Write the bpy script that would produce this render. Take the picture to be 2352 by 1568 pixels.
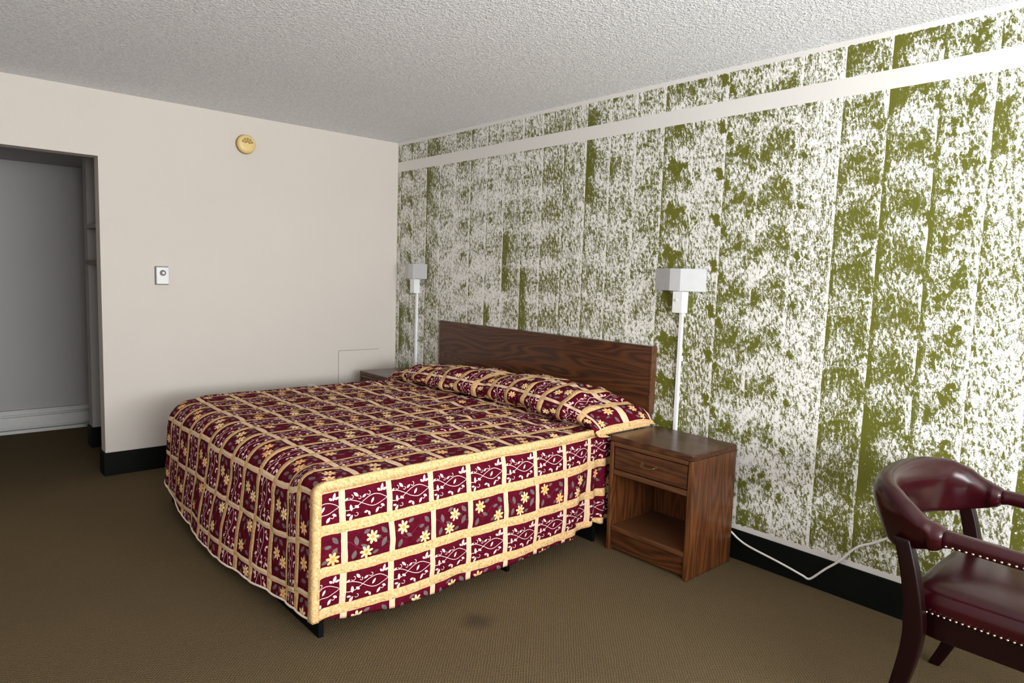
import bpy, bmesh, math, random
import numpy as np
from mathutils import Vector, Matrix, noise as mnoise

random.seed(7)
SC = bpy.context.scene
for o in list(bpy.data.objects):
    bpy.data.objects.remove(o)
COL = SC.collection
PI = math.pi

# ------------------------------------------------------------------ camera
cam_d = bpy.data.cameras.new('camera'); cam = bpy.data.objects.new('camera', cam_d)
COL.objects.link(cam); SC.camera = cam
cam_d.sensor_fit = 'HORIZONTAL'; cam_d.sensor_width = 36.0
cam_d.lens = 1550.98 / 2352 * 36.0
cam_d.clip_start = 0.02
_yaw, _pitch, _roll = math.radians(48.24267), math.radians(-5.60127), math.radians(1.91233)
_d = Vector((-math.sin(_yaw)*math.cos(_pitch), math.cos(_yaw)*math.cos(_pitch), math.sin(_pitch)))
_r = Vector((math.cos(_yaw), math.sin(_yaw), 0)); _u = _r.cross(_d)
_r2 = _r*math.cos(_roll) + _u*math.sin(_roll); _u2 = -_r*math.sin(_roll) + _u*math.cos(_roll)
cam.matrix_world = Matrix(((_r2.x, _u2.x, -_d.x, 4.9314), (_r2.y, _u2.y, -_d.y, -3.0660),
                           (_r2.z, _u2.z, -_d.z, 1.3859), (0, 0, 0, 1)))

# ------------------------------------------------------------------ light
SC.view_settings.view_transform = 'Standard'; SC.view_settings.look = 'None'
SC.view_settings.gamma = 1.0; SC.view_settings.exposure = -0.08
SC.view_settings.use_curve_mapping = False
world = bpy.data.worlds.new('world'); SC.world = world; world.use_nodes = True
world.node_tree.nodes['Background'].inputs[0].default_value = (0.86, 0.93, 1.0, 1)
world.node_tree.nodes['Background'].inputs[1].default_value = 1.0

ROOM_X, ROOM_Y, CEIL = 6.90, -4.1, 2.44
def area(name, loc, rot, sx, sy, power, col):
    d = bpy.data.lights.new(name, 'AREA'); d.shape = 'RECTANGLE'; d.size = sx; d.size_y = sy
    d.energy = power; d.color = col
    o = bpy.data.objects.new(name, d); COL.objects.link(o); o.location = loc; o.rotation_euler = rot
    return o
# daylight coming through the window in the wall behind the camera's right shoulder
area('window_daylight', (ROOM_X+0.16, -2.0, 1.52), (0, math.radians(90), 0), 1.42, 2.9, 130, (1.0, 0.99, 0.975))
area('ground_bounce', (ROOM_X+0.15, -2.0, 1.40), (0, math.radians(134), 0), 1.0, 2.9, 240, (0.94, 0.97, 1.0))

# ------------------------------------------------------------------ node helper
class S:
    """a socket with arithmetic"""
    def __init__(s, nt, sock): s.nt = nt; s.k = sock
    def _m(s, op, *a, clamp=False):
        n = s.nt.nodes.new('ShaderNodeMath'); n.operation = op; n.use_clamp = clamp
        for i, v in enumerate((s,) + a):
            if isinstance(v, S): s.nt.links.new(v.k, n.inputs[i])
            else: n.inputs[i].default_value = v
        return S(s.nt, n.outputs[0])
    def __add__(s, o): return s._m('ADD', o)
    __radd__ = __add__
    def __sub__(s, o): return s._m('SUBTRACT', o)
    def __rsub__(s, o): return (s*-1.0) + o
    def __mul__(s, o): return s._m('MULTIPLY', o)
    __rmul__ = __mul__
    def __truediv__(s, o): return s._m('DIVIDE', o)
    def floor(s): return s._m('FLOOR')
    def fract(s): return s._m('FRACT')
    def abs(s): return s._m('ABSOLUTE')
    def sin(s): return s._m('SINE')
    def cos(s): return s._m('COSINE')
    def sqrt(s): return s._m('SQRT')
    def lt(s, o): return s._m('LESS_THAN', o)
    def gt(s, o): return s._m('GREATER_THAN', o)
    def mn(s, o): return s._m('MINIMUM', o)
    def mx(s, o): return s._m('MAXIMUM', o)
    def clamp(s): return s._m('ADD', 0.0, clamp=True)
    def step(s, a, b):
        n = s.nt.nodes.new('ShaderNodeMapRange'); n.interpolation_type = 'SMOOTHSTEP'
        s.nt.links.new(s.k, n.inputs[0]); n.inputs[1].default_value = a; n.inputs[2].default_value = b
        return S(s.nt, n.outputs[0])

class Mat:
    def __init__(s, name, rough=0.6, spec=0.5, metal=0.0, col=(0.8, 0.8, 0.8), coat=0.0, sheen=0.0):
        s.m = bpy.data.materials.new(name); s.m.use_nodes = True; s.nt = s.m.node_tree
        s.b = s.nt.nodes['Principled BSDF']
        s.b.inputs['Roughness'].default_value = rough; s.b.inputs['Metallic'].default_value = metal
        s.b.inputs['Specular IOR Level'].default_value = spec
        s.b.inputs['Base Color'].default_value = (*col, 1)
        s.b.inputs['Coat Weight'].default_value = coat
        s.b.inputs['Sheen Weight'].default_value = sheen
    def sep(s, sock):
        n = s.nt.nodes.new('ShaderNodeSeparateXYZ'); s.nt.links.new(sock, n.inputs[0])
        return [S(s.nt, n.outputs[i]) for i in range(3)]
    def pos(s):
        n = s.nt.nodes.new('ShaderNodeTexCoord'); s.obj = n.outputs['Object']; return s.sep(n.outputs['Object'])
    def uv(s, name='UVMap'):
        n = s.nt.nodes.new('ShaderNodeUVMap'); n.uv_map = name; return s.sep(n.outputs[0])
    def vec(s, x, y, z):
        n = s.nt.nodes.new('ShaderNodeCombineXYZ')
        for i, v in enumerate((x, y, z)):
            if isinstance(v, S): s.nt.links.new(v.k, n.inputs[i])
            else: n.inputs[i].default_value = v
        return n.outputs[0]
    def noise(s, v, scale=1.0, detail=2.0, rough=0.5, dist=0.0):
        n = s.nt.nodes.new('ShaderNodeTexNoise'); s.nt.links.new(v, n.inputs['Vector'])
        n.inputs['Scale'].default_value = scale; n.inputs['Detail'].default_value = detail
        n.inputs['Roughness'].default_value = rough; n.inputs['Distortion'].default_value = dist
        return S(s.nt, n.outputs[0])
    def white(s, v):
        n = s.nt.nodes.new('ShaderNodeTexWhiteNoise'); n.noise_dimensions = '3D'
        s.nt.links.new(v, n.inputs['Vector']); return S(s.nt, n.outputs[0])
    def mix(s, f, a, b):
        n = s.nt.nodes.new('ShaderNodeMix'); n.data_type = 'RGBA'
        s.nt.links.new(f.k, n.inputs[0]) if isinstance(f, S) else setattr(n.inputs[0], 'default_value', f)
        for i, v in ((6, a), (7, b)):
            if isinstance(v, tuple): n.inputs[i].default_value = (*v, 1)
            else: s.nt.links.new(v, n.inputs[i])
        return n.outputs[2]
    def color(s, sock): s.nt.links.new(sock, s.b.inputs['Base Color'])
    def bump(s, h, strength=0.3, dist=0.01):
        n = s.nt.nodes.new('ShaderNodeBump'); n.inputs['Strength'].default_value = strength
        n.inputs['Distance'].default_value = dist
        s.nt.links.new(h.k, n.inputs['Height']); s.nt.links.new(n.outputs[0], s.b.inputs['Normal'])

def srgb(r, g, b):
    f = lambda c: (c/255/12.92) if c/255 <= 0.04045 else ((c/255+0.055)/1.055)**2.4
    return (f(r), f(g), f(b))

# ------------------------------------------------------------------ materials
def m_paint(name, col, var=0.04, bump=0.05):
    m = Mat(name, 0.75, 0.25); m.pos()
    n = m.noise(m.obj, 1.3, 3); n2 = m.noise(m.obj, 160, 2)
    m.color(m.mix(n, tuple(c*(1-var) for c in col), tuple(min(1, c*(1+var)) for c in col)))
    m.bump(n2, bump, 0.004); return m.m
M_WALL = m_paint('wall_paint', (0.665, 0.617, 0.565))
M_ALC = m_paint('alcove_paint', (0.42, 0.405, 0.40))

def m_ceiling():
    m = Mat('popcorn_ceiling', 0.95, 0.1); m.pos()
    v = m.noise(m.obj, 62, 3, 0.6, 0.4); w = m.noise(m.obj, 130, 2, 0.6)
    h = v*0.7 + w*0.5
    m.color(m.mix(h.step(0.45, 0.74), (0.78, 0.80, 0.84), (0.96, 0.975, 0.99)))
    m.bump(h, 0.85, 0.016); return m.m
M_CEIL = m_ceiling()

def m_stipple():
    """white flake paint rolled in vertical strips over olive green"""
    m = Mat('rolled_flake_paint', 0.6, 0.3); x, y, z = m.pos()
    wob = m.noise(m.vec(x*0.0, 0.0, z), 9, 2)*0.012
    q = (x + wob - 0.062)/0.187
    i = q.floor(); xl = q.fract()*0.187
    ph = m.white(m.vec(i, 3.0, 1.0)); load = m.white(m.vec(i, 7.0, 2.0)); edge = m.white(m.vec(i, 9.0, 5.0))
    P = 0.230; R = P/(2*PI)
    th = (z + ph*P)*(2*PI/P)
    rc = th.cos()*R; rs = th.sin()*R
    pass_ = ((z + ph*P)/P).floor()
    big = m.noise(m.vec(x, 0.0, z*0.5), 2.2, 2)
    blob = m.noise(m.vec(xl+i*0.37, rc, rs), 10, 4.5, 0.62)
    # roller flakes: elongated upright, leaning a little, over a finer grain
    flake = m.noise(m.vec((xl+z*0.16)*1.0 + i*0.21, rc*0.50, rs*0.50), 96, 3.0, 0.62, 0.6)
    grain = m.noise(m.vec(x+z*0.06, 4.0, z*0.62), 240, 3, 0.68)
    n = flake*0.60 + grain*0.40
    bare = blob.step(0.56, 0.72)*0.25*(x.step(1.2, 3.2)*0.6+0.4) + (0.44-blob).step(0.0, 0.14)*-0.08
    runs = m.noise(m.vec(i*7.3, 2.0, z*1.1), 1.6, 1).step(0.60, 0.66)*(1.0 - xl.step(0.03, 0.09))*0.095
    dome = (xl - 0.095)/0.093
    arch = (th + dome*dome*1.5).cos()*-0.032*(load*0.9+0.3)
    thr = 0.504 + x.step(0.8, 3.2)*0.018 + arch + bare + runs + (load-0.5)*0.035 + (big-0.5)*0.15
    # strip seams: a greener left margin, a whiter overlap at the right
    thr = thr + (1.0 - xl.step(0.0, 0.030))*(edge*0.115-0.012) - xl.step(0.160, 0.187)*0.06
    topm = m.noise(m.vec(x, 0.0, 0.0), 60, 3)*0.05
    white = (n - thr).step(-0.040, 0.045)
    pale = (n - thr).step(-0.085, 0.0)
    green = m.mix(m.noise(m.obj, 3, 2), (0.095, 0.105, 0.009), (0.140, 0.138, 0.013))
    cold = m.mix(pale, green, (0.33, 0.34, 0.25))
    chip = m.mix(white, cold, (0.84, 0.82, 0.79))
    # masks
    band = z.gt(2.204)*z.lt(2.283)
    margin = z.gt(2.425-topm*0.35) .mx(z.lt(0.163+topm*0.6)).mx(x.lt(0.012))
    plain = band.mx(margin).clamp()
    m.color(m.mix(plain, chip, (0.72, 0.70, 0.67)))
    m.bump(white*0.5+flake*0.2, 0.12, 0.003)
    return m.m
M_STIP = m_stipple()

def m_carpet():
    m = Mat('brown_loop_carpet', 1.0, 0.03); x, y, z = m.pos()
    jx = m.noise(m.obj, 28, 3)*0.012; jy = m.noise(m.vec(x+7, y+3, 0.0), 28, 3)*0.012
    k = 2*PI/0.0135
    d = ((x+jx)*k).sin() * ((y+jy)*k).sin()
    f = m.noise(m.obj, 260, 3, 0.7); b = m.noise(m.obj, 2.2, 3, 0.6); c = m.noise(m.obj, 22, 3)
    h = (d*0.24 + f*0.75 + 0.0).clamp()
    col = m.mix(h, (0.026, 0.018, 0.008), (0.300, 0.218, 0.118))
    col = m.mix(b*0.30+c*0.12, col, (0.075, 0.050, 0.030))
    # worn dark spot beside the bed
    s = ((x-2.93)*(x-2.93) + (y+1.42)*(y+1.42)).sqrt() + m.noise(m.obj, 14, 3)*0.06
    sp = (1.0 - s.step(0.035, 0.13))*0.55
    col = m.mix(sp, col, (0.035, 0.022, 0.018))
    m.color(col); m.bump(h, 0.8, 0.005); return m.m
M_CARPET = m_carpet()

def m_wood(name, axis, rw=0.46, rf=105.0, dark=(0.020, 0.0065, 0.0028), light=(0.135, 0.044, 0.014), rough=0.36, sc=1.0, seed=0.0, coat=0.15):
    m = Mat(name, rough, 0.35, coat=coat); p = m.pos()
    st = [7.5*sc, 7.5*sc, 7.5*sc]; st[axis] = 0.95*sc
    v = m.vec(p[0]*st[0]+seed, p[1]*st[1], p[2]*st[2])
    n = m.noise(v, 1.0, 1.5, 0.45, 0.25)
    ring = ((n*rf).sin()*0.5+0.5)
    st2 = [170, 170, 170]; st2[axis] = 5
    g = m.noise(m.vec(p[0]*st2[0], p[1]*st2[1], p[2]*st2[2]), 1.0, 3, 0.6)
    f = (ring*rw + g*0.70 - 0.16).clamp()
    m.color(m.mix(f, dark, light)); m.bump(g, 0.06, 0.002)
    return m.m
M_WOODX = m_wood('walnut_laminate_long_grain', 0)
M_WOODZ = m_wood('walnut_laminate_upright_grain', 2, rw=0.38, rf=70.0, sc=1.3, seed=3.0, dark=(0.036, 0.010, 0.003), light=(0.215, 0.074, 0.022))
M_WOODT = m_wood('walnut_laminate_top', 0, seed=8.0, rough=0.30, light=(0.125, 0.046, 0.017), coat=0.05)
M_WOODE = m_wood('walnut_edge', 0, dark=(0.060, 0.023, 0.009), light=(0.150, 0.062, 0.025), seed=5.0)

def m_plain(name, col, rough=0.5, spec=0.5, metal=0.0, coat=0.0, bump=None):
    m = Mat(name, rough, spec, metal, col, coat); m.pos()
    n = m.noise(m.obj, 25, 2)
    m.color(m.mix(n, tuple(c*0.93 for c in col), tuple(min(1, c*1.06) for c in col)))
    if bump: m.bump(m.noise(m.obj, bump[0], 3), bump[1], 0.003)
    return m.m
M_BASE = m_plain('black_vinyl_base', (0.004, 0.005, 0.004), 0.55, 0.12)
M_BLACK = m_plain('black_steel', (0.004, 0.004, 0.004), 0.6, 0.08)
M_WHITE = m_plain('white_enamel', (0.80, 0.81, 0.82), 0.38)
M_SHADE = m_plain('grey_white_lamp_shade', (0.55, 0.56, 0.57), 0.6)
M_CORD = m_plain('white_cord_vinyl', (0.78, 0.77, 0.72), 0.45)
M_YELLOW = m_plain('yellowed_plastic', (0.80, 0.60, 0.25), 0.42)
M_YDARK = m_plain('dark_detector_slots', (0.25, 0.16, 0.035), 0.6)
M_GREY = m_plain('grey_dial', (0.10, 0.10, 0.09), 0.4)
M_BRASS = m_plain('aged_brass', (0.24, 0.17, 0.09), 0.3, 0.5, 0.9)
M_NAIL = m_plain('nickel_nailhead', (0.70, 0.62, 0.52), 0.25, 0.5, 1.0)
M_CLOTH = m_plain('white_ticking', (0.55, 0.53, 0.50), 0.9, 0.1)
M_HEAT = m_plain('heater_enamel', (0.62, 0.62, 0.60), 0.4)
M_ROD = m_plain('brown_wood_rail', (0.20, 0.10, 0.07), 0.5)
M_CHWOOD = m_plain('mahogany_chair_wood', (0.007, 0.0008, 0.001), 0.32, 0.25)

def m_leather():
    m = Mat('burgundy_leather', 0.22, 0.32, coat=0.0); m.pos()
    n = m.noise(m.obj, 9, 3); f = m.noise(m.obj, 320, 2)
    m.color(m.mix(n, (0.013, 0.0008, 0.002), (0.032, 0.002, 0.004)))
    m.bump(f*0.4+n*0.6, 0.05, 0.004); return m.m
M_LEATHER = m_leather()

ROWP, COLP = 0.157, 0.195            # bedspread block pitch across / along
def tan_cloth(m, P, Q):
    v = m.vec(P, Q, 0.0)
    a = m.noise(v, 95, 3, 0.6); b = m.noise(m.vec(P+5, Q+3, 0.0), 60, 3, 0.6)
    c = m.mix(a.step(0.42, 0.60), (0.68, 0.40, 0.175), (0.77, 0.55, 0.30))
    c = m.mix(b.step(0.55, 0.72), c, (0.74, 0.33, 0.10))
    return m.mix(b.step(0.47, 0.36), c, (0.40, 0.35, 0.15))
def m_spread():
    m = Mat('patchwork_quilt_cloth', 0.9, 0.05); U, V, _ = m.uv()
    wav = m.noise(m.vec(U, V, 0.0), 11, 2)
    U = U + (wav-0.5)*0.012
    wav2 = m.noise(m.vec(U+9, V, 0.0), 9, 2)
    V = V + (wav2-0.5)*0.008
    r = (V/ROWP).floor(); q = V - r*ROWP             # q 0..ROWP : band then patch
    row_vine = (r*0.5).fract().lt(0.25)              # even rows vines, odd rows blossoms
    joff = m.white(m.vec(r, 1.0, 1.0))*0.02
    UU = U + joff
    c = (UU/COLP).floor(); p = UU - c*COLP
    BW, SW = 0.039, 0.024
    band = q.lt(BW); sep = p.lt(SW)
    X = p - (SW + (COLP-SW)/2); Y = q - (BW + (ROWP-BW)/2)   # metric, centred in the patch
    pw, phh = (COLP-SW), (ROWP-BW)
    def leaf(cx, cy, ang, l, w):
        ca, sa = math.cos(ang), math.sin(ang)
        dx = X - cx; dy = Y - cy
        a = (dx*ca + dy*sa)/l; b = (dy*ca - dx*sa)/w
        return (a*a + b.abs()*(1.0)).lt(1.0)
    def ring(cx, cy, rad, w):
        dx = X - cx; dy = Y - cy
        return ((dx*dx+dy*dy).sqrt() - rad).abs().lt(w)*(dx*0.8 - dy*0.6).lt(rad*0.55)
    A = lambda pp, qq: ((pp-0.5)*pw, (qq-0.5)*phh)
    t = (X/pw + 0.5)
    s = (t*(PI/0.62)).sin()*0.0205 + 0.001
    vine = (Y - s).abs().mn((Y + s).abs()).lt(0.0014)
    D = math.radians
    for pp, qq, an, l, w in ((.24, .86, D(55), .011, .0045), (.10, .74, D(150), .008, .004), (.45, .90, D(110), .009, .0042),
                             (.53, .83, D(10), .008, .004), (.88, .93, D(60), .012, .0045), (.93, .82, D(-5), .008, .0035),
                             (.87, .60, D(95), .012, .0046), (.74, .60, D(-35), .009, .0042), (.36, .50, D(55), .011, .004),
                             (.10, .16, D(75), .014, .0045), (.04, .22, D(30), .008, .004), (.18, .22, D(-35), .008, .004),
                             (.55, .30, D(30), .009, .0035), (.74, .20, D(-45), .012, .0045), (.96, .30, D(30), .007, .003)):
        cx, cy = A(pp, qq); vine = vine.mx(leaf(cx, cy, an, l*1.12, w*1.25))
    for pp, qq, rad in ((.15, .78, .007), (.76, .84, .008), (.44, .24, .0085), (.85, .25, .009), (.66, .32, .006)):
        cx, cy = A(pp, qq); vine = vine.mx(ring(cx, cy, rad*0.85, .0012))
    # blossoms
    par = m.white(m.vec(c, r, 4.0)).gt(0.5); par2 = m.white(m.vec(c, r, 8.0))
    def flower(a0, a1, b0, b1, rad, rot, n):
        cx = par*(a1-a0) + a0; cy = par*(b1-b0) + b0
        dx = X - cx*pw; dy = Y - cy*phh
        rr = (dx*dx+dy*dy).sqrt()
        th = dy._m('ARCTAN2', dx)
        pr = (th*(n*0.5) + rot).cos().abs()*(rad*0.66) + rad*0.36
        return (rr - pr).lt(0.0), (rr).lt(rad*0.27), rr/rad
    f1, c1, r1 = flower(.08, -.32, .30, .30, .026, 0.6, 7)
    f2, c2, r2 = flower(-.08, .27, -.16, -.22, .027, 2.0, 7)
    fl = f1.mx(f2); ce = c1.mx(c2)
    lv = None
    for pp, qq, an, l, w in ((.14, .60, D(60), .021, .009), (.12, .22, D(-50), .017, .009), (.55, .12, D(20), .014, .007),
                             (.86, .80, D(70), .018, .009), (.80, .36, D(100), .019, .009), (.36, .86, D(20), .014, .007),
                             (.62, .58, D(-30), .016, .007), (.28, .40, D(10), .014, .007)):
        cx, cy = A(pp, qq); k = leaf(cx, cy, an, l, w); lv = k if lv is None else lv.mx(k)
    tend = (Y - (X*55.0).sin()*0.018).abs().lt(0.0012)
    mot = m.noise(m.vec(U, V, 1.0), 38, 3)
    bg = m.mix(mot, (0.038, 0.002, 0.006), (0.150, 0.006, 0.021))
    vc = m.mix(vine, bg, (0.78, 0.58, 0.54))
    fc = m.mix(tend, bg, (0.17, 0.035, 0.06))
    fc = m.mix(lv, fc, m.mix(mot, (0.085, 0.070, 0.072), (0.21, 0.17, 0.155)))
    petal = m.mix(par2, (0.90, 0.72, 0.42), (0.88, 0.48, 0.20))
    fc = m.mix(fl, fc, petal); fc = m.mix(ce, fc, (0.72, 0.32, 0.07))
    patch = m.mix(row_vine, fc, vc)
    sepc = m.mix((p*900.0).sin()*0.5+0.5, (0.74, 0.51, 0.32), (0.79, 0.60, 0.41))
    col = m.mix(sep, patch, sepc)
    col = m.mix(band, col, tan_cloth(m, U, V))
    m.color(col)
    # quilted puff: patches stand a little proud of the stitched bands
    e1 = (q - BW).abs().mn((q - ROWP).abs()).mn(q.abs()); e2 = (p - SW).abs().mn(p.abs()).mn((p - COLP).abs())
    h = e1.mn(e2).step(0.0, 0.016) + m.noise(m.vec(U, V, 2.0), 45, 3)*0.6
    m.bump(h, 0.45, 0.006)
    return m.m
M_SPREAD = m_spread()
def m_binding():
    m = Mat('tan_binding_cloth', 0.9, 0.05); x, y, z = m.pos()
    m.color(tan_cloth(m, x*1.0+y, z+y*0.7)); m.bump(m.noise(m.obj, 50, 3), 0.4, 0.005); return m.m
M_BIND = m_binding()

# ------------------------------------------------------------------ geometry helpers
def link(name, me, mat, parent=None):
    o = bpy.data.objects.new(name, me); COL.objects.link(o)
    if mat is not None: me.materials.append(mat)
    if parent is not None: o.parent = parent
    return o
def finish(name, bm, mat, parent=None, smooth=False, bevel=0, seg=2):
    bmesh.ops.recalc_face_normals(bm, faces=bm.faces[:])
    me = bpy.data.meshes.new(name); bm.to_mesh(me); bm.free()
    if smooth:
        for p in me.polygons: p.use_smooth = True
    o = link(name, me, mat, parent)
    if bevel:
        b = o.modifiers.new('bevel', 'BEVEL'); b.width = bevel; b.segments = seg; b.limit_method = 'ANGLE'; b.angle_limit = math.radians(40)
        for p in me.polygons: p.use_smooth = True
        w = o.modifiers.new('wn', 'WEIGHTED_NORMAL'); w.keep_sharp = True
    return o
def add_box(bm, x0, x1, y0, y1, z0, z1):
    x0, x1 = sorted((x0, x1)); y0, y1 = sorted((y0, y1)); z0, z1 = sorted((z0, z1))
    v = [bm.verts.new(p) for p in ((x0,y0,z0),(x1,y0,z0),(x1,y1,z0),(x0,y1,z0),(x0,y0,z1),(x1,y0,z1),(x1,y1,z1),(x0,y1,z1))]
    for f in ((3,2,1,0),(4,5,6,7),(0,1,5,4),(1,2,6,5),(2,3,7,6),(3,0,4,7)): bm.faces.new([v[i] for i in f])
def box(name, x0, x1, y0, y1, z0, z1, mat, parent=None, bevel=0.0, seg=2):
    bm = bmesh.new(); add_box(bm, x0, x1, y0, y1, z0, z1); return finish(name, bm, mat, parent, bevel=bevel, seg=seg)
def boxes(name, L, mat, parent=None, bevel=0.0):
    bm = bmesh.new()
    for b in L: add_box(bm, *b)
    return finish(name, bm, mat, parent, bevel=bevel)
def prism(bm, pts, z0, z1):
    """plan outline pts [(x,y)] extruded upright"""
    a = [bm.verts.new((x, y, z0)) for x, y in pts]; b = [bm.verts.new((x, y, z1)) for x, y in pts]
    bm.faces.new(a[::-1]); bm.faces.new(b); n = len(pts)
    for i in range(n): bm.faces.new((a[i], a[(i+1) % n], b[(i+1) % n], b[i]))
def loft(bm, rings, cap=True):
    R = [[bm.verts.new(p) for p in r] for r in rings]; n = len(R[0])
    for a, b in zip(R[:-1], R[1:]):
        for i in range(n): bm.faces.new((a[i], a[(i+1) % n], b[(i+1) % n], b[i]))
    if cap: bm.faces.new(R[0][::-1]); bm.faces.new(R[-1])
def catmull(P, n=8):
    P = [Vector(p) for p in P]; Q = [P[0]*2-P[1]] + P + [P[-1]*2-P[-2]]; out = []
    for i in range(1, len(Q)-2):
        for k in range(n):
            t = k/n; a, b, c, d = Q[i-1], Q[i], Q[i+1], Q[i+2]
            out.append(0.5*((2*b)+(c-a)*t+(2*a-5*b+4*c-d)*t*t+(3*b-a-3*c+d)*t**3))
    out.append(P[-1]); return out
def tube(bm, pts, rad, seg=10):
    pts = [Vector(p) for p in pts]; rings = []
    up = Vector((0.13, 0.2, 1)).normalized()
    for i, p in enumerate(pts):
        t = (pts[min(i+1, len(pts)-1)] - pts[max(i-1, 0)]).normalized()
        s = t.cross(up).normalized(); w = s.cross(t)
        r = rad[i] if isinstance(rad, (list, tuple)) else rad
        rings.append([p + (s*math.cos(a)+w*math.sin(a))*r for a in [2*PI*k/seg for k in range(seg)]])
    loft(bm, rings)
def empty(name, loc, label, cat, group=None, rz=0.0):
    o = bpy.data.objects.new(name, None); COL.objects.link(o); o.location = loc; o.rotation_euler = (0, 0, rz)
    o.empty_display_size = 0.1
    tag(o, label, cat, group); return o
def tag(o, label, cat, group=None):
    o['label'] = label; o['category'] = cat
    if group: o['group'] = group
    return o
def struct(o): o['kind'] = 'structure'; return o
def dup(root, loc, label):
    r = root.copy(); COL.objects.link(r); r.location = loc; r['label'] = label
    for ch in list(root.children):
        c = ch.copy(); COL.objects.link(c); c.parent = r
        for g in list(ch.children):
            d = g.copy(); COL.objects.link(d); d.parent = c
    return r
def interp(x, xs, ys): return float(np.interp(x, xs, ys))
def sm(t): t = min(1, max(0, t)); return t*t*(3-2*t)

# ------------------------------------------------------------------ the room
T = 0.12
DY0, DY1, DZ = -2.163, -3.15, 2.038          # opening in the back wall
struct(box('floor', -1.77, ROOM_X+T, ROOM_Y-T, 0.0+T, -0.08, 0.0, M_CARPET))
struct(box('ceiling', -T, ROOM_X+T, ROOM_Y-T, T, CEIL, CEIL+0.1, M_CEIL))
struct(box('wall_right', 0.0, ROOM_X, 0.0, T, 0.0, CEIL, M_STIP))
bm = bmesh.new()
add_box(bm, -T, 0, DY0, T, 0, CEIL); add_box(bm, -T, 0, ROOM_Y-T, DY1, 0, CEIL); add_box(bm, -T, 0, DY1, DY0, DZ, CEIL)
struct(finish('wall_back', bm, M_WALL))
struct(box('wall_left', 0, ROOM_X, ROOM_Y-T, ROOM_Y, 0, CEIL, M_WALL))
WY0, WY1, WZ0, WZ1 = -3.45, -0.55, 0.80, 2.22
bm = bmesh.new()
add_box(bm, ROOM_X, ROOM_X+T, ROOM_Y-T, WY0, 0, CEIL); add_box(bm, ROOM_X, ROOM_X+T, WY1, T, 0, CEIL)
add_box(bm, ROOM_X, ROOM_X+T, WY0, WY1, 0, WZ0); add_box(bm, ROOM_X, ROOM_X+T, WY0, WY1, WZ1, CEIL)
struct(finish('wall_front', bm, M_WALL))
wf = boxes('window_1', [(ROOM_X+0.03, ROOM_X+0.08, WY0, WY0+0.05, WZ0, WZ1), (ROOM_X+0.03, ROOM_X+0.08, WY1-0.05, WY1, WZ0, WZ1),
                        (ROOM_X+0.03, ROOM_X+0.08, WY0+0.05, WY1-0.05, WZ0, WZ0+0.05), (ROOM_X+0.03, ROOM_X+0.08, WY0+0.05, WY1-0.05, WZ1-0.05, WZ1),
                        (ROOM_X+0.035, ROOM_X+0.075, -2.02, -1.98, WZ0+0.05, WZ1-0.05)], M_WHITE)
struct(wf)
# black vinyl base
def base(name, *a): return struct(box(name, *a, M_BASE, bevel=0.004, seg=1))
base('baseboard_right', 0.012, ROOM_X, -0.012, 0.0, 0.0, 0.152)
bm = bmesh.new()
add_box(bm, 0.0, 0.012, DY0-0.012, 0.0, 0, 0.152); add_box(bm, -T, 0.0, DY0-0.012, DY0, 0, 0.152)
struct(finish('baseboard_back', bm, M_BASE, bevel=0.003))
base('baseboard_back_far', 0.0, 0.012, ROOM_Y, DY1, 0.0, 0.152)
# alcove beyond the opening: dressing niche with a partition, far wall and heater
FX = -1.65
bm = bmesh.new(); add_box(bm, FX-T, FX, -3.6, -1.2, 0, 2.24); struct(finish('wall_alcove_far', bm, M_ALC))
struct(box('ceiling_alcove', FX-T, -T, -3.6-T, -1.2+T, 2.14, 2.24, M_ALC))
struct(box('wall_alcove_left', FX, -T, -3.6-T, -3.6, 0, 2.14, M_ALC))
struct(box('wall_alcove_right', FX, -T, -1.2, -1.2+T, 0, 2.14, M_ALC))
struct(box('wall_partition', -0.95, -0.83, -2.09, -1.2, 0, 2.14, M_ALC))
bm = bmesh.new()
add_box(bm, -0.83, -0.818, -2.102, -1.2, 0, 0.152); add_box(bm, -0.962, -0.83, -2.102, -2.09, 0, 0.152)
struct(finish('baseboard_partition', bm, M_BASE))

# closet shelf and hanging rail in the niche
sh = box('closet_shelf', -0.828, -0.125, -2.105, -1.62, 1.615, 1.645, M_ALC, bevel=0.003)
tag(sh, 'grey closet shelf behind the jamb in the dark doorway, above the brown rail', 'shelf')
bm = bmesh.new(); add_box(bm, -0.828, -0.125, -2.108, -2.075, 1.362, 1.392)
rl = finish('closet_rail', bm, M_ROD, bevel=0.006)
tag(rl, 'short brown wooden rail below the closet shelf in the doorway', 'closet rail')

# baseboard heater
h = empty('baseboard_heater', (FX, -2.6, 0), 'white baseboard heater along the far wall seen through the doorway', 'heater')
def hb(name, L, mat): 
    bm = bmesh.new()
    for b in L: add_box(bm, *b)
    return finish(name, bm, mat, h, bevel=0.002)
hb('back_plate', [(0.0, 0.008, -0.98, 0.88, 0.01, 0.185)], M_HEAT)
hb('hood', [(0.008, 0.045, -0.98, 0.88, 0.172, 0.185), (0.040, 0.047, -0.98, 0.88, 0.152, 0.172)], M_HEAT)
hb('front_cover', [(0.048, 0.055, -0.98, 0.88, 0.048, 0.132)], M_HEAT)
hb('fin_element', [(0.010, 0.042, -0.96, 0.86, 0.060, 0.12)], M_BLACK)
hb('foot_strip', [(0.008, 0.058, -0.98, 0.88, 0.0, 0.026)], M_HEAT)
hb('end_cap', [(0.008, 0.058, 0.88, 0.90, 0.0, 0.185)], M_HEAT)

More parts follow.
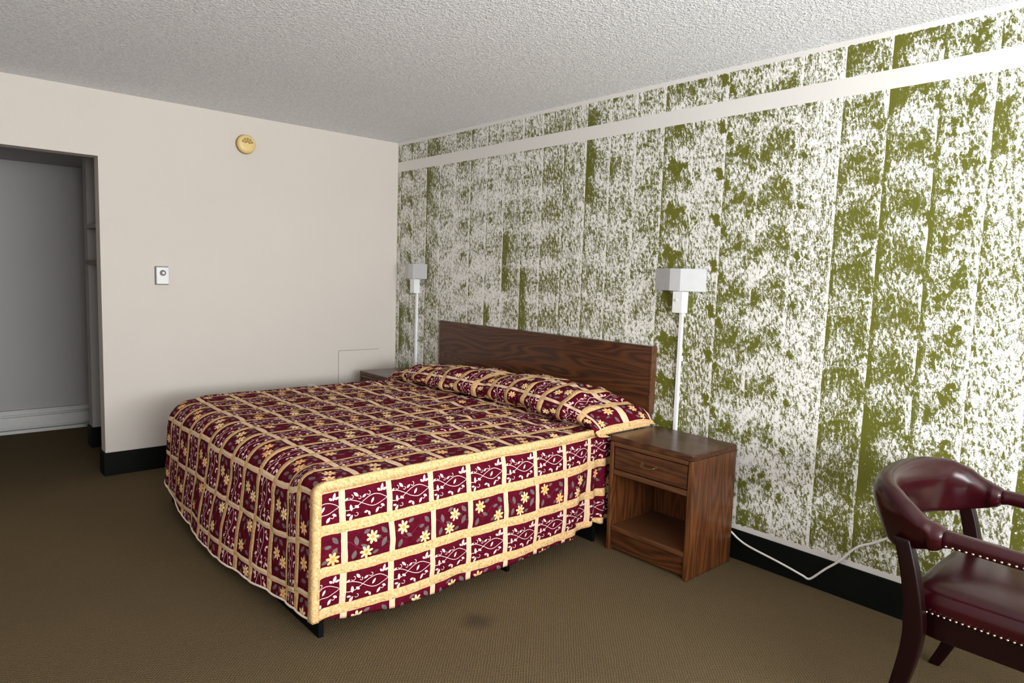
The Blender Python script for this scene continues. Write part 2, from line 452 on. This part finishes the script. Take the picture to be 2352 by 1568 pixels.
# flush access panel low on the back wall
ap = empty('access_panel', (0.0, -0.524, 0.0), 'beige painted access panel flush on the back wall beside the corner nightstand', 'access panel')
bm = bmesh.new(); add_box(bm, 0.0005, 0.0035, 0.003, 0.36, 0.30, 0.735); finish('panel', bm, M_WALL, ap, bevel=0.001)
bm = bmesh.new()
add_box(bm, 0.0003, 0.0009, -0.0005, 0.003, 0.30, 0.739); add_box(bm, 0.0003, 0.0009, -0.0005, 0.363, 0.735, 0.739)
finish('seam', bm, m_plain('panel_seam', (0.30, 0.28, 0.25), 0.8), ap)

# small white outlet just above the bed on the back wall
ot = empty('wall_outlet', (0.0, -0.748, 0.43), 'white outlet plate on the back wall just showing over the bed edge', 'outlet')
box('cover_plate', 0.0005, 0.007, -0.036, 0.036, -0.058, 0.058, M_WHITE, ot, bevel=0.003)
boxes('socket', [(0.007, 0.010, -0.017, 0.017, 0.010, 0.038), (0.007, 0.010, -0.017, 0.017, -0.038, -0.010)], M_WHITE, ot, bevel=0.003)

# thermostat
th = empty('thermostat', (0.0, -1.812, 1.306), 'white rectangular thermostat with round grey dial on the beige wall', 'thermostat')
box('back_plate', 0.0005, 0.006, -0.042, 0.042, -0.061, 0.061, M_GREY, th, bevel=0.002)
box('case', 0.006, 0.034, -0.0375, 0.0375, -0.056, 0.056, M_WHITE, th, bevel=0.004)
def disc_x(name, x0, x1, r, mat, par, cy=0, cz=0, r1=None, seg=40, bevel=0.0):
    bm = bmesh.new(); r1 = r if r1 is None else r1
    loft(bm, [[(x, cy+rr*math.cos(2*PI*k/seg), cz+rr*math.sin(2*PI*k/seg)) for k in range(seg)] for x, rr in ((x0, r), (x1, r1))])
    return finish(name, bm, mat, par, bevel=bevel)
dl = disc_x('dial', 0.034, 0.040, 0.0195, M_GREY, th, 0.0, 0.018, 0.018)
disc_x('knob', 0.040, 0.050, 0.0085, M_WHITE, dl, 0.0, 0.018, 0.0075)

# smoke detector
sd = empty('smoke_detector', (0.0, -1.256, 2.242), 'round yellowed smoke detector high on the beige wall', 'smoke detector')
disc_x('mounting_plate', 0.0005, 0.012, 0.067, M_YDARK, sd, r1=0.067)
bm = bmesh.new(); seg = 48
prof = ((0.010, 0.064), (0.030, 0.064), (0.040, 0.058), (0.045, 0.048), (0.046, 0.030), (0.046, 0.004))
loft(bm, [[(x, r*math.cos(2*PI*k/seg), r*math.sin(2*PI*k/seg)) for k in range(seg)] for x, r in prof])
bd = finish('cover', bm, M_YELLOW, sd, bevel=0)
for p in bd.data.polygons: p.use_smooth = True
bm = bmesh.new()
for k in range(5):                       # fan of slots in the upper half
    a0 = math.radians(8 + k*33); a1 = a0 + math.radians(27)
    for ri, ro in ((0.010, 0.021), (0.024, 0.030), (0.033, 0.040)):
        n = 6; pts = [(ro*math.cos(a0+(a1-a0)*i/n), ro*math.sin(a0+(a1-a0)*i/n)) for i in range(n+1)]
        pts += [(ri*math.cos(a1-(a1-a0)*i/n), ri*math.sin(a1-(a1-a0)*i/n)) for i in range(n+1)]
        a = [bm.verts.new((0.0455, y, z)) for y, z in pts]; b = [bm.verts.new((0.0468, y, z)) for y, z in pts]
        bm.faces.new(b); bm.faces.new(a[::-1])
        for i in range(len(pts)): bm.faces.new((a[i], a[(i+1) % len(pts)], b[(i+1) % len(pts)], b[i]))
finish('vent_slots', bm, M_YDARK, sd)

# ------------------------------------------------------------------ nightstands
def nightstand(loc, label):
    r = empty('nightstand', loc, label, 'nightstand', 'matching nightstands either side of the bed')
    W, Dp, H = 0.490, 0.383, 0.597       # origin: front left foot; depth runs +y
    t = 0.026
    # top with rounded corners
    bm = bmesh.new(); pts = []
    R = 0.012
    for cx, cy, a0 in ((W-R, R, -90), (W-R, Dp-R, 0), (R, Dp-R, 90), (R, R, 180)):
        for k in range(7):
            a = math.radians(a0 + 15*k); pts.append((cx + (R)*math.cos(a), cy + R*math.sin(a)))
    prism(bm, pts, H-0.030, H); finish('top', bm, M_WOODT, r, bevel=0.005, seg=3)
    for x0 in (0.0, W-t):
        box('side_panel', x0+0.0008, x0+t-0.0008, 0.001, Dp-0.002, 0.0, H-0.030, M_WOODZ, r, bevel=0.006, seg=2)
    box('back_panel', t, W-t, Dp-0.014, Dp-0.004, 0.02, H-0.030, M_WOODZ, r)
    boxes('front_rail', [(t, W-t, 0.003, 0.022, 0.545, H-0.030), (t, W-t, 0.003, 0.022, 0.400, 0.426)], M_WOODE, r, bevel=0.003)
    box('drawer_floor', t, W-t, 0.022, Dp-0.014, 0.400, 0.408, M_WOODX, r)
    d = box('drawer', t+0.004, W-t-0.004, 0.006, 0.026, 0.430, 0.541, M_WOODX, r, bevel=0.004)
    bm = bmesh.new()                      # bail pull
    tube(bm, catmull([(0.205, 0.006, 0.492), (0.206, -0.010, 0.490), (0.222, -0.016, 0.484), (0.245, -0.017, 0.482), (0.268, -0.016, 0.484), (0.284, -0.010, 0.490), (0.285, 0.006, 0.492)], 5), 0.0035, 8)
    hd = finish('handle', bm, M_BRASS, d, smooth=True)
    for cx in (0.205, 0.285):
        bm = bmesh.new()
        loft(bm, [[(cx+rr*math.cos(2*PI*k/16), yy, 0.492+rr*math.sin(2*PI*k/16)) for k in range(16)] for yy, rr in ((0.0055, 0.009), (0.002, 0.008))])
        finish('rosette', bm, M_BRASS, d, smooth=False)
    box('shelf', t, W-t, 0.004, Dp-0.014, 0.108, 0.132, M_WOODE, r, bevel=0.003)
    box('kick_board', t, W-t, 0.016, 0.032, 0.012, 0.108, M_WOODX, r, bevel=0.002)
    return r
ns = nightstand((2.762, -0.440, 0), 'walnut nightstand in full view right of the bed with open shelf and one drawer')
dup(ns, (0.190, -0.440, 0), 'walnut nightstand in the far corner mostly hidden behind the bed')

# ------------------------------------------------------------------ wall lamps
def wall_lamp(loc, label):
    r = empty('wall_lamp', loc, label, 'wall lamp', 'wall lamps either side of the headboard')
    # origin on wall at x centre of switch box, z = 0
    x0, x1, xa, xb, dp = -0.182, 0.133, -0.052, 0.014, -0.060
    bm = bmesh.new(); th_ = 0.003
    outer = [(x0, -0.004), (xa, dp), (xb, dp), (x1, -0.004)]
    inner = [(x1-0.006, -0.004), (xb-0.001, dp+th_), (xa+0.001, dp+th_), (x0+0.006, -0.004)]
    prism(bm, outer+inner, 1.333, 1.450)
    finish('shade', bm, M_SHADE, r)
    sb = box('switch_box', -0.032, 0.030, -0.055, 0.0, 1.217, 1.331, M_WHITE, r, bevel=0.003)
    bm = bmesh.new(); loft(bm, [[(-0.004+rr*math.cos(2*PI*k/14), yy, 1.285+rr*math.sin(2*PI*k/14)) for k in range(14)] for yy, rr in ((-0.054, 0.006), (-0.066, 0.005))])
    finish('switch_knob', bm, M_SHADE, sb)
    box('cord_cover', -0.011, 0.011, -0.017, 0.0, 0.160, 1.217, M_WHITE, r, bevel=0.003)
    bm = bmesh.new()
    loft(bm, [[(-0.004+rr*math.cos(2*PI*k/20), -0.034+rr*math.sin(2*PI*k/20), zz) for k in range(20)] for zz, rr in ((1.331, 0.016), (1.375, 0.016), (1.378, 0.012), (1.381, 0.020), (1.410, 0.024), (1.432, 0.018), (1.440, 0.006))])
    finish('bulb_socket', bm, M_WHITE, r, smooth=True)
    return r
wl = wall_lamp((2.852, 0, 0), 'white wall lamp with boxy shade above the right nightstand')
dup(wl, (0.332, 0, 0), 'white wall lamp with boxy shade near the room corner, left of the headboard')

# ------------------------------------------------------------------ headboard
hbm = box('headboard', 0.700, 2.700, -0.040, -0.001, 0.645, 1.022, M_WOODX, bevel=0.006)
tag(hbm, 'dark walnut laminate headboard mounted on the speckled wall behind the bed', 'headboard')
box('edge_strip', 2.690, 2.7035, -0.0425, -0.001, 0.643, 1.024, M_WOODE, hbm, bevel=0.003)
box('edge_strip', 0.6965, 0.710, -0.0425, -0.001, 0.643, 1.024, M_WOODE, hbm, bevel=0.003)

# ------------------------------------------------------------------ bed
bed = empty('bed', (1.71, -1.0, 0), 'king bed under the burgundy bedspread, black base panels showing below the hem', 'bed')
def bb(name, x0, x1, y0, y1, z0, z1, mat, bev):
    return box(name, x0-1.71, x1-1.71, y0+1.0, y1+1.0, z0, z1, mat, bed, bevel=bev, seg=3)
bb('mattress', 0.75, 2.67, -1.955, -0.07, 0.36, 0.570, M_CLOTH, 0.05)
bb('box_spring', 0.75, 2.67, -1.955, -0.07, 0.19, 0.355, M_CLOTH, 0.02)
for y in (-1.97, -1.03, -0.43):
    bb('base_panel', 0.76, 2.665, y, y+0.022, 0.0, 0.19, M_BLACK, 0.002)
bb('centre_rail', 1.70, 1.72, -1.948, -0.10, 0.0, 0.188, M_BLACK, 0.002)

# bedspread ---------------------------------------------------------
XF, XN, ZT = 0.700, 2.722, 0.622
YFOOT = -2.005
def fold_r(x): return 0.025 + 0.105*sm((2.70-x)/0.35)
def corner(x):
    r = 0.17; d = x - XF
    return r - math.sqrt(max(0, r*r-(r-d)**2)) if d < r else 0.0
def wr(x, y, s, a, k=0.0): return mnoise.noise(Vector((x*s, y*s, k)))*a
def hem_foot(x): return interp(x, [0.70, 0.95, 1.30, 1.65, 2.05, 2.40, 2.72], [0.170, 0.118, 0.070, 0.055, 0.062, 0.080, 0.106])
verts, faces, uvs = [], [], []
def grid(P, UVs, flip=False):
    n0 = len(verts); R, Cn = len(P), len(P[0])
    for r in P: verts.extend(r)
    for i in range(R-1):
        for j in range(Cn-1):
            ids = [(i, j), (i, j+1), (i+1, j+1), (i+1, j)]
            if flip: ids = ids[::-1]
            faces.append([n0+a*Cn+b for a, b in ids]); uvs.append([UVs[a][b] for a, b in ids])
def Vmap(x):
    """row coordinate across the bed; the second row in from the near edge is cut narrow"""
    d = XN - x
    w = [0, 0.165, 0.250, 0.407]; v = [0, ROWP, 2*ROWP, 3*ROWP]
    if d < 0.407: return -interp(d, w, v) + 0.039*0
    return -(3*ROWP + (d-0.407))
def puff(u, v): 
    a = abs(math.sin(PI*v/ROWP)); b = abs(math.sin(PI*u/COLP)); return 0.004*min(1, a*1.6)*min(1, b*2.0)
def top_z(x, y):
    z = ZT - 0.004 - 0.022*(XN-x)/2.0
    z += wr(x, y, 4.5, 0.004) + wr(x, y, 13, 0.003, 3.0)
    edge = min(1, (XN-x)/0.06, (x-XF)/0.06)
    z += wr(x, y*0.5, 9, 0.016, 7.0)*sm((y+1.3)/0.7)*max(0, edge)
    # diagonal rucks on the near half
    z += 0.010*math.exp(-((x-2.15+0.5*(y+0.9))/0.035)**2)*sm((y+1.55)/0.3)*sm((-0.55-y)/0.2)
    return z
NX = 150
xs = [XF + (XN-XF)*i/NX for i in range(NX+1)]
UB = 0.093                                   # where the along-bed separators fall
rowsP, rowsU = [], []
topY = np.linspace(-0.43, YFOOT+0.13, 120); NA, ND = 12, 34
for j in range(len(topY)+NA+ND):
    rp, ru = [], []
    for x in xs:
        R = fold_r(x); c = corner(x); yf = YFOOT + c
        v = Vmap(x)
        if j < len(topY):
            f = (topY[j]+0.43)/(topY[-1]+0.43)          # stretch rows to the start of the fold
            y = -0.43 + f*((yf+R)+0.43); z = top_z(x, y); u = -y
            z -= 0.0
        else:
            y0 = yf + R; zt = top_z(x, y0)
            if j < len(topY)+NA:
                a = (j-len(topY)+1)/NA*(PI/2)
                y = y0 - R*math.sin(a); z = zt - R*(1-math.cos(a)); u = -y0 + R*a
            else:
                t = (j-len(topY)-NA+1)/ND; z0 = zt - R; zh = hem_foot(x) + wr(x, 0, 9, 0.007, 5.0)
                z = z0 + (zh-z0)*t; u = -y0 + R*PI/2 + (z0-z)
                bul = interp(x, [0.70, 1.0, 1.3, 1.75, 2.1, 2.4, 2.72], [0, .014, .028, .052, .030, .002, -.002])*sm(t*1.1) + 0.010*t
                fold = 0.004*math.sin(x*17+1.0+2*wr(x, 1, 2, 1))*t*min(1, (XN-x)/0.15)
                y = yf - bul - fold + wr(x, z, 12, 0.004, 2.0)
                if c > 0: y = yf - bul - fold
        cc = puff(u+UB, v)
        xx = x
        if j >= len(topY): y -= cc
        else: z += cc
        if x == xs[0] and j >= len(topY)+NA: pass
        rp.append((xx, y, z)); ru.append((u + UB + 0.02, v + 40*ROWP + 0.0))
    rowsP.append(rp); rowsU.append(ru)
grid(rowsP, rowsU)
# far side drop (mostly out of sight)
P, Uq = [], []
for k in range(16):
    t = k/15; rp, ru = [], []
    for j in range(len(topY)+NA//2):
        x, y, z = rowsP[j][0]; zz = z + (0.165-z)*t
        rp.append((x-0.006*t+0.004*math.sin(y*13)*t, y, zz)); ru.append((-y+UB, t*0.5+40*ROWP-2.1))
    P.append(rp); Uq.append(ru)
grid(P, Uq, True)
# near side drop
def hem_side(y): return interp(-y, [0.36, 0.44, 0.50, 0.60, 1.12, 1.475, 1.69, 1.90, 2.01], [0.13, 0.115, 0.135, 0.098, 0.086, 0.069, 0.073, 0.088, 0.105])
NS = 190; ysn = [-0.36 + (YFOOT+0.36)*i/NS for i in range(NS+1)]
P, Uq = [], []; ND2 = 44
def near_top(y):
    R = fold_r(XN); z = top_z(XN, max(y, YFOOT+R))
    if y < YFOOT+R: 
        q = (YFOOT+R-y)/R; z -= R*(1-math.sqrt(max(0, 1-q*q)))
    return min(z, ZT+0.004)
def side_x(y, t):
    x = XN + 0.028*math.sin(PI*min(1, t*0.75))*sm((-y-0.45)/0.25)*sm((y-YFOOT)/0.15)
    x += 0.010*math.sin(y*11.0+0.7)*t*sm((-y-0.5)/0.3)*sm((y-YFOOT)/0.1) + wr(y, t*0.5, 7, 0.008, 4.0)*t
    tuck = sm((y+0.62)/0.08)                           # cloth pushed in by the nightstand
    x += tuck*(-0.012 + 0.014*math.sin(y*70)*t + 0.0)
    x -= 0.035*math.exp(-((y+0.60)/0.035)**2)*sm(t*1.5-0.3)
    return min(x, 2.748) if y > -0.50 else x
for k in range(ND2+1):
    t = k/ND2; rp, ru = [], []
    for y in ysn:
        zt = near_top(y); zh = hem_side(y) + wr(y, 0, 14, 0.006, 9.0)
        z = zt + (zh-zt)*t; a = zt - z; 
        x = side_x(y, t) + puff(-y, a+0.008)*(t > 0)*min(1, t*10)*(0.9)
        rp.append((x, y, z)); ru.append((-y + 0.034 + 0.012*t + 20*COLP, (a/0.9967 + 0.002) + 60*ROWP))
    P.append(rp); Uq.append(ru)
grid(P, Uq, False)
sideP = P
# pillow hump
def hump_h(x): return interp(x, [0.66, 0.72, 0.80, 0.92, 1.20, 1.55, 1.72, 1.85, 2.05, 2.30, 2.47, 2.60, 2.68, 2.735, 2.76],
                             [0.60, 0.640, 0.682, 0.715, 0.742, 0.762, 0.752, 0.768, 0.782, 0.780, 0.762, 0.725, 0.690, 0.640, 0.602])
P, Uq = [], []; NH = 180; NF = 46
hx = [0.688 + (2.752-0.688)*i/NH for i in range(NH+1)]
acc = 0; prev = None; A_ = []
for x in hx:
    h_ = hump_h(x)
    if prev is not None: acc += math.hypot(x-prev[0], h_-prev[1])
    prev = (x, h_); A_.append(acc)
for k in range(NF+1):
    ph_ = math.radians(-52 + 222*k/NF); rp, ru = [], []
    for i, x in enumerate(hx):
        h_ = hump_h(x); ends = min(1, (x-0.66)/0.05, (2.757-x)/0.05); ends = max(0.0, ends)
        zb = 0.624 if h_ > 0.66 else 0.624-(0.66-h_)*0.6
        hw = 0.222 + 0.018*math.sin(x*5.2+1) 
        yc = -0.275 - 0.010*math.sin(x*3.1)
        c_, s_ = math.cos(ph_), math.sin(ph_)
        y = yc - hw*(abs(c_)**0.85)*(1 if c_ > 0 else -1)
        mid = zb + 0.045*max(0, (h_-0.62)/0.15)
        z = mid + ((h_-mid)*s_ if s_ > 0 else (mid-zb+0.014)*s_*1.2)
        u = ph_*0.185 + 0.30; v = A_[i]
        pf = puff(u+0.02, v)*1.3 + wr(x, ph_*0.25, 6, 0.018, 12.0) + wr(x, ph_*0.12, 17, 0.013, 15.0)
        pf *= ends
        y -= c_*pf; z += s_*pf
        y = min(y, -0.052)
        rp.append((x, y, z)); ru.append((u + 30*COLP, v - A_[-1] + 90*ROWP + 0.026))
    P.append(rp); Uq.append(ru)
grid(P, Uq, False)
me = bpy.data.meshes.new('bedspread'); me.from_pydata(verts, [], faces)
uvl = me.uv_layers.new(name='UVMap'); flat = [c for f in uvs for uv in f for c in uv]
uvl.data.foreach_set('uv', flat)
for p in me.polygons: p.use_smooth = True
sp = link('bedspread', me, M_SPREAD)
so = sp.modifiers.new('solid', 'SOLIDIFY'); so.thickness = 0.006; so.offset = 0
tag(sp, 'burgundy patchwork bedspread with tan lattice, white vines and blossoms, draped over the bed', 'bedspread')
# bindings: ribbons laid over the seams
def ribbon(name, lineA, lineM, lineB, par):
    bm = bmesh.new(); R = []
    for a, c, b in zip(lineA, lineM, lineB):
        a, c, b = Vector(a), Vector(c), Vector(b)
        R.append([bm.verts.new(p) for p in (a, a.lerp(c, 0.6), c, c.lerp(b, 0.4), b)])
    for p, q in zip(R[:-1], R[1:]):
        for i in range(4): bm.faces.new((p[i], p[i+1], q[i+1], q[i]))
    o = finish(name, bm, M_BIND, par, smooth=True)
    s_ = o.modifiers.new('solid', 'SOLIDIFY'); s_.thickness = 0.005; s_.offset = 0
    return o
A1, M1, B1 = [], [], []
pathb = [(y, near_top(y)+0.003, 0.0) for y in np.linspace(-0.50, YFOOT+0.036, 120)]
z0b = near_top(YFOOT+0.036)+0.003; Rb = 0.036
pathb += [(YFOOT+Rb-(Rb+0.008)*math.sin(a_), z0b-Rb+Rb*math.cos(a_), a_) for a_ in [PI/2*k/8 for k in range(1, 9)]]
pathb += [(YFOOT-0.008-0.010*(z0b-Rb-z)/0.5, z, PI/2) for z in np.linspace(z0b-Rb-0.012, 0.100, 46)]
for y, z, a_ in pathb:
    f_ = a_/(PI/2); t = max(0.0, min(1.0, (ZT-z)/(ZT-0.1))); w_ = 0.033 - 0.010*f_
    nz, ny = -math.cos(a_)*w_, math.sin(a_)*w_
    yy, zz = y+ny, z+nz
    tb = max(0.0, min(1.0, (ZT-zz)/(ZT-0.1)))
    A1.append((XN-0.004-0.022*f_, y-0.004*f_, z+0.002*(1-f_)))
    M1.append((XN+0.006+0.002*math.sin(y*40+z*50), y, z)); B1.append((side_x(max(yy, YFOOT+0.004), tb)+0.006, yy, zz))
ribbon('edge_binding', A1, M1, B1, sp)
A1, M1, B1 = [], [], []
for y in np.linspace(-0.50, -0.10, 50):      # band at the foot of the pillow hump, near end
    s_ = sm((y+0.50)/0.08)
    zc = 0.600+0.022*s_*(1-0.4*(y+0.5)/0.4)
    A1.append((2.722+0.012*s_, y, zc+0.020)); M1.append((2.751, y, zc)); B1.append((2.754, y, max(zc-0.020, 0.6015)))
ribbon('pillow_binding', A1, M1, B1, sp)
bm = bmesh.new()
hem = [Vector(rowsP[-1][i])+Vector((0, -0.003, 0)) for i in range(0, NX+1)]
tube(bm, hem, 0.0048, 8); finish('hem_piping', bm, m_plain('cream_piping', (0.85, 0.70, 0.58), 0.8), sp, smooth=True)

# ------------------------------------------------------------------ cord and outlet by the chair
o2 = empty('wall_outlet', (3.972, 0.0, 0.372), 'white outlet plate low on the speckled wall behind the burgundy chair', 'outlet')
box('cover_plate', -0.036, 0.036, -0.007, -0.0005, -0.058, 0.058, M_WHITE, o2, bevel=0.003)
boxes('socket', [(-0.017, 0.017, -0.010, -0.007, 0.010, 0.038)], M_WHITE, o2, bevel=0.003)
bm = bmesh.new()
pts = catmull([(3.10, -0.030, 0.19), (3.17, -0.028, 0.165), (3.227, -0.026, 0.140), (3.275, -0.025, 0.112), (3.335, -0.025, 0.093), (3.48, -0.026, 0.070), (3.60, -0.027, 0.047),
               (3.627, -0.028, 0.040), (3.648, -0.028, 0.052), (3.70, -0.024, 0.110), (3.755, -0.022, 0.165), (3.80, -0.020, 0.225), (3.835, -0.020, 0.262), (3.885, -0.022, 0.292), (3.935, -0.028, 0.328), (3.958, -0.032, 0.350)], 6)
tube(bm, pts, 0.0052, 8)
cd = finish('power_cord', bm, M_CORD, smooth=True)
tag(cd, 'white power cord hanging along the black baseboard between nightstand and chair', 'cord')
box('plug', 3.948, 3.978, -0.040, -0.0102, 0.340, 0.372, M_CORD, cd, bevel=0.005)

# ------------------------------------------------------------------ chair
ch = empty('captains_chair', (4.465, -0.56, 0), 'burgundy leather captain chair with shiny nailheads at the right edge by the wall', 'chair')
half = [(0.215, 0.300), (0.14, 0.306), (0.05, 0.310), (-0.02, 0.312), (-0.075, 0.312), (-0.12, 0.310), (-0.165, 0.305), (-0.215, 0.288), (-0.258, 0.250), (-0.292, 0.190), (-0.315, 0.100)]
plan = [(u, -v) for u, v in half] + [(-0.322, 0.0)] + [(u, v) for u, v in half[::-1]]
path = catmull([(u, v, 0) for u, v in plan], 6)
def sec_param(u):
    # u: forward coordinate -> top, bottom, roll thickness
    top = interp(u, [-0.34, -0.30, -0.24, -0.19, -0.15, -0.11, -0.085, 0.25], [0.795, 0.792, 0.778, 0.752, 0.722, 0.708, 0.700, 0.684])
    bot = interp(u, [-0.34, -0.24, -0.17, -0.11, -0.08, 0.25], [0.590, 0.595, 0.615, 0.634, 0.652, 0.642])
    wt = interp(u, [-0.34, -0.24, -0.13, -0.10, -0.08, 0.25], [0.088, 0.088, 0.078, 0.070, 0.056, 0.058])
    return top, bot, wt
def pad(name, i0, i1):
    bm = bmesh.new(); rings = []
    for i in range(i0, i1+1):
        p = path[i]; t = (path[min(i+1, len(path)-1)]-path[max(i-1, 0)]).normalized(); nrm = Vector((t.y, -t.x, 0))
        out = nrm if nrm.dot(p-Vector((0, 0, 0))) > 0 else -nrm
        top, bot, wt = sec_param(p.x); H = top-bot; ring = []
        e = min(i-i0, i1-i); shr = (0.72, 0.93, 1.0)[min(e, 2)]
        for k in range(24):
            a = 2*PI*k/24; ca, sa = math.cos(a), math.sin(a)
            zz = (abs(sa)**0.8)*(1 if sa > 0 else -1); xx = (abs(ca)**0.8)*(1 if ca > 0 else -1)
            f = (zz+1)/2; w = wt*(0.42+0.58*sm(f*1.25)) if H > 0.09 else wt
            lean = 0.022*(f-0.5)*(H > 0.09)
            ring.append(p + out*(xx*w/2*shr + lean) + Vector((0, 0, (top+bot)/2 + zz*H/2*shr)))
        rings.append(ring)
    loft(bm, rings); return finish(name, bm, M_LEATHER, ch, smooth=True)
ub = [i for i, p in enumerate(path) if p.x < -0.088]
i0, i1 = ub[0], ub[-1]
bk = pad('backrest', i0, i1)
pad('armrest', 0, i0+1); pad('armrest', i1-1, len(path)-1)
def nails(name, P, par):
    bm = bmesh.new()
    for p in P:
        bmesh.ops.create_icosphere(bm, subdivisions=1, radius=0.0047, matrix=Matrix.Translation(p))
    return finish(name, bm, M_NAIL, par, smooth=True)
for s in (-1, 1):
    nails('nailhead_trim', [Vector((u, s*0.3365, 0.660)) for u in np.arange(-0.085, 0.21, 0.0165)], ch)
# seat
bm = bmesh.new(); rings = []
def seat_out(k, n=48, sx=0.235, sy=0.268, e=0.32):
    a = 2*PI*k/n; c_, s_ = math.cos(a), math.sin(a)
    return ((abs(c_)**e)*(1 if c_ > 0 else -1)*sx, (abs(s_)**e)*(1 if s_ > 0 else -1)*sy)
for z, f in ((0.418, 0.99), (0.43, 1.0), (0.455, 1.01), (0.475, 0.985), (0.490, 0.93), (0.500, 0.80), (0.506, 0.55), (0.508, 0.2)):
    rings.append([(0.035+seat_out(k)[0]*f, seat_out(k)[1]*f, z) for k in range(48)])
loft(bm, rings); finish('seat_cushion', bm, M_LEATHER, ch, smooth=True)
bm = bmesh.new(); rings = []
for z, f in ((0.345, 0.985), (0.350, 1.0), (0.419, 1.0)):
    rings.append([(0.035+seat_out(k, sx=0.230, sy=0.262)[0]*f, seat_out(k, sx=0.230, sy=0.262)[1]*f, z) for k in range(48)])
loft(bm, rings); finish('seat_frame', bm, M_CHWOOD, ch, smooth=False)
for s in (-1, 1): nails('seat_nailhead_trim', [Vector((u, s*0.2705, 0.425)) for u in np.arange(-0.135, 0.215, 0.0155)], ch)
def post(name, pts, wx, wy):
    bm = bmesh.new(); rings = []
    C_ = catmull(pts, 6); n = len(C_)
    for i, p in enumerate(C_):
        f = i/(n-1); a, b = (interp(f, [k/(len(wx)-1) for k in range(len(wx))], wx)/2, interp(f, [k/(len(wy)-1) for k in range(len(wy))], wy)/2)
        rings.append([p+Vector((x*a, y*b, 0)) for x, y in ((-1, -1), (1, -1), (1, 1), (-1, 1))])
    loft(bm, rings); return finish(name, bm, M_CHWOOD, ch, bevel=0.006)
for s in (-1, 1):
    post('rear_leg', [(-0.245, s*0.292, 0.0), (-0.205, s*0.296, 0.10), (-0.175, s*0.300, 0.22), (-0.155, s*0.302, 0.34), (-0.157, s*0.303, 0.43), (-0.176, s*0.305, 0.54), (-0.205, s*0.303, 0.645)], [0.038, 0.044, 0.050, 0.056, 0.048, 0.046], [0.034, 0.040, 0.046, 0.044, 0.040])
    post('front_leg', [(0.245, s*0.250, 0.0), (0.238, s*0.247, 0.20), (0.235, s*0.245, 0.36)], [0.032, 0.050], [0.032, 0.050])
    post('arm_post', [(0.175, s*0.280, 0.36), (0.185, s*0.296, 0.48), (0.180, s*0.303, 0.665)], [0.045, 0.035, 0.040], [0.030, 0.028, 0.030])
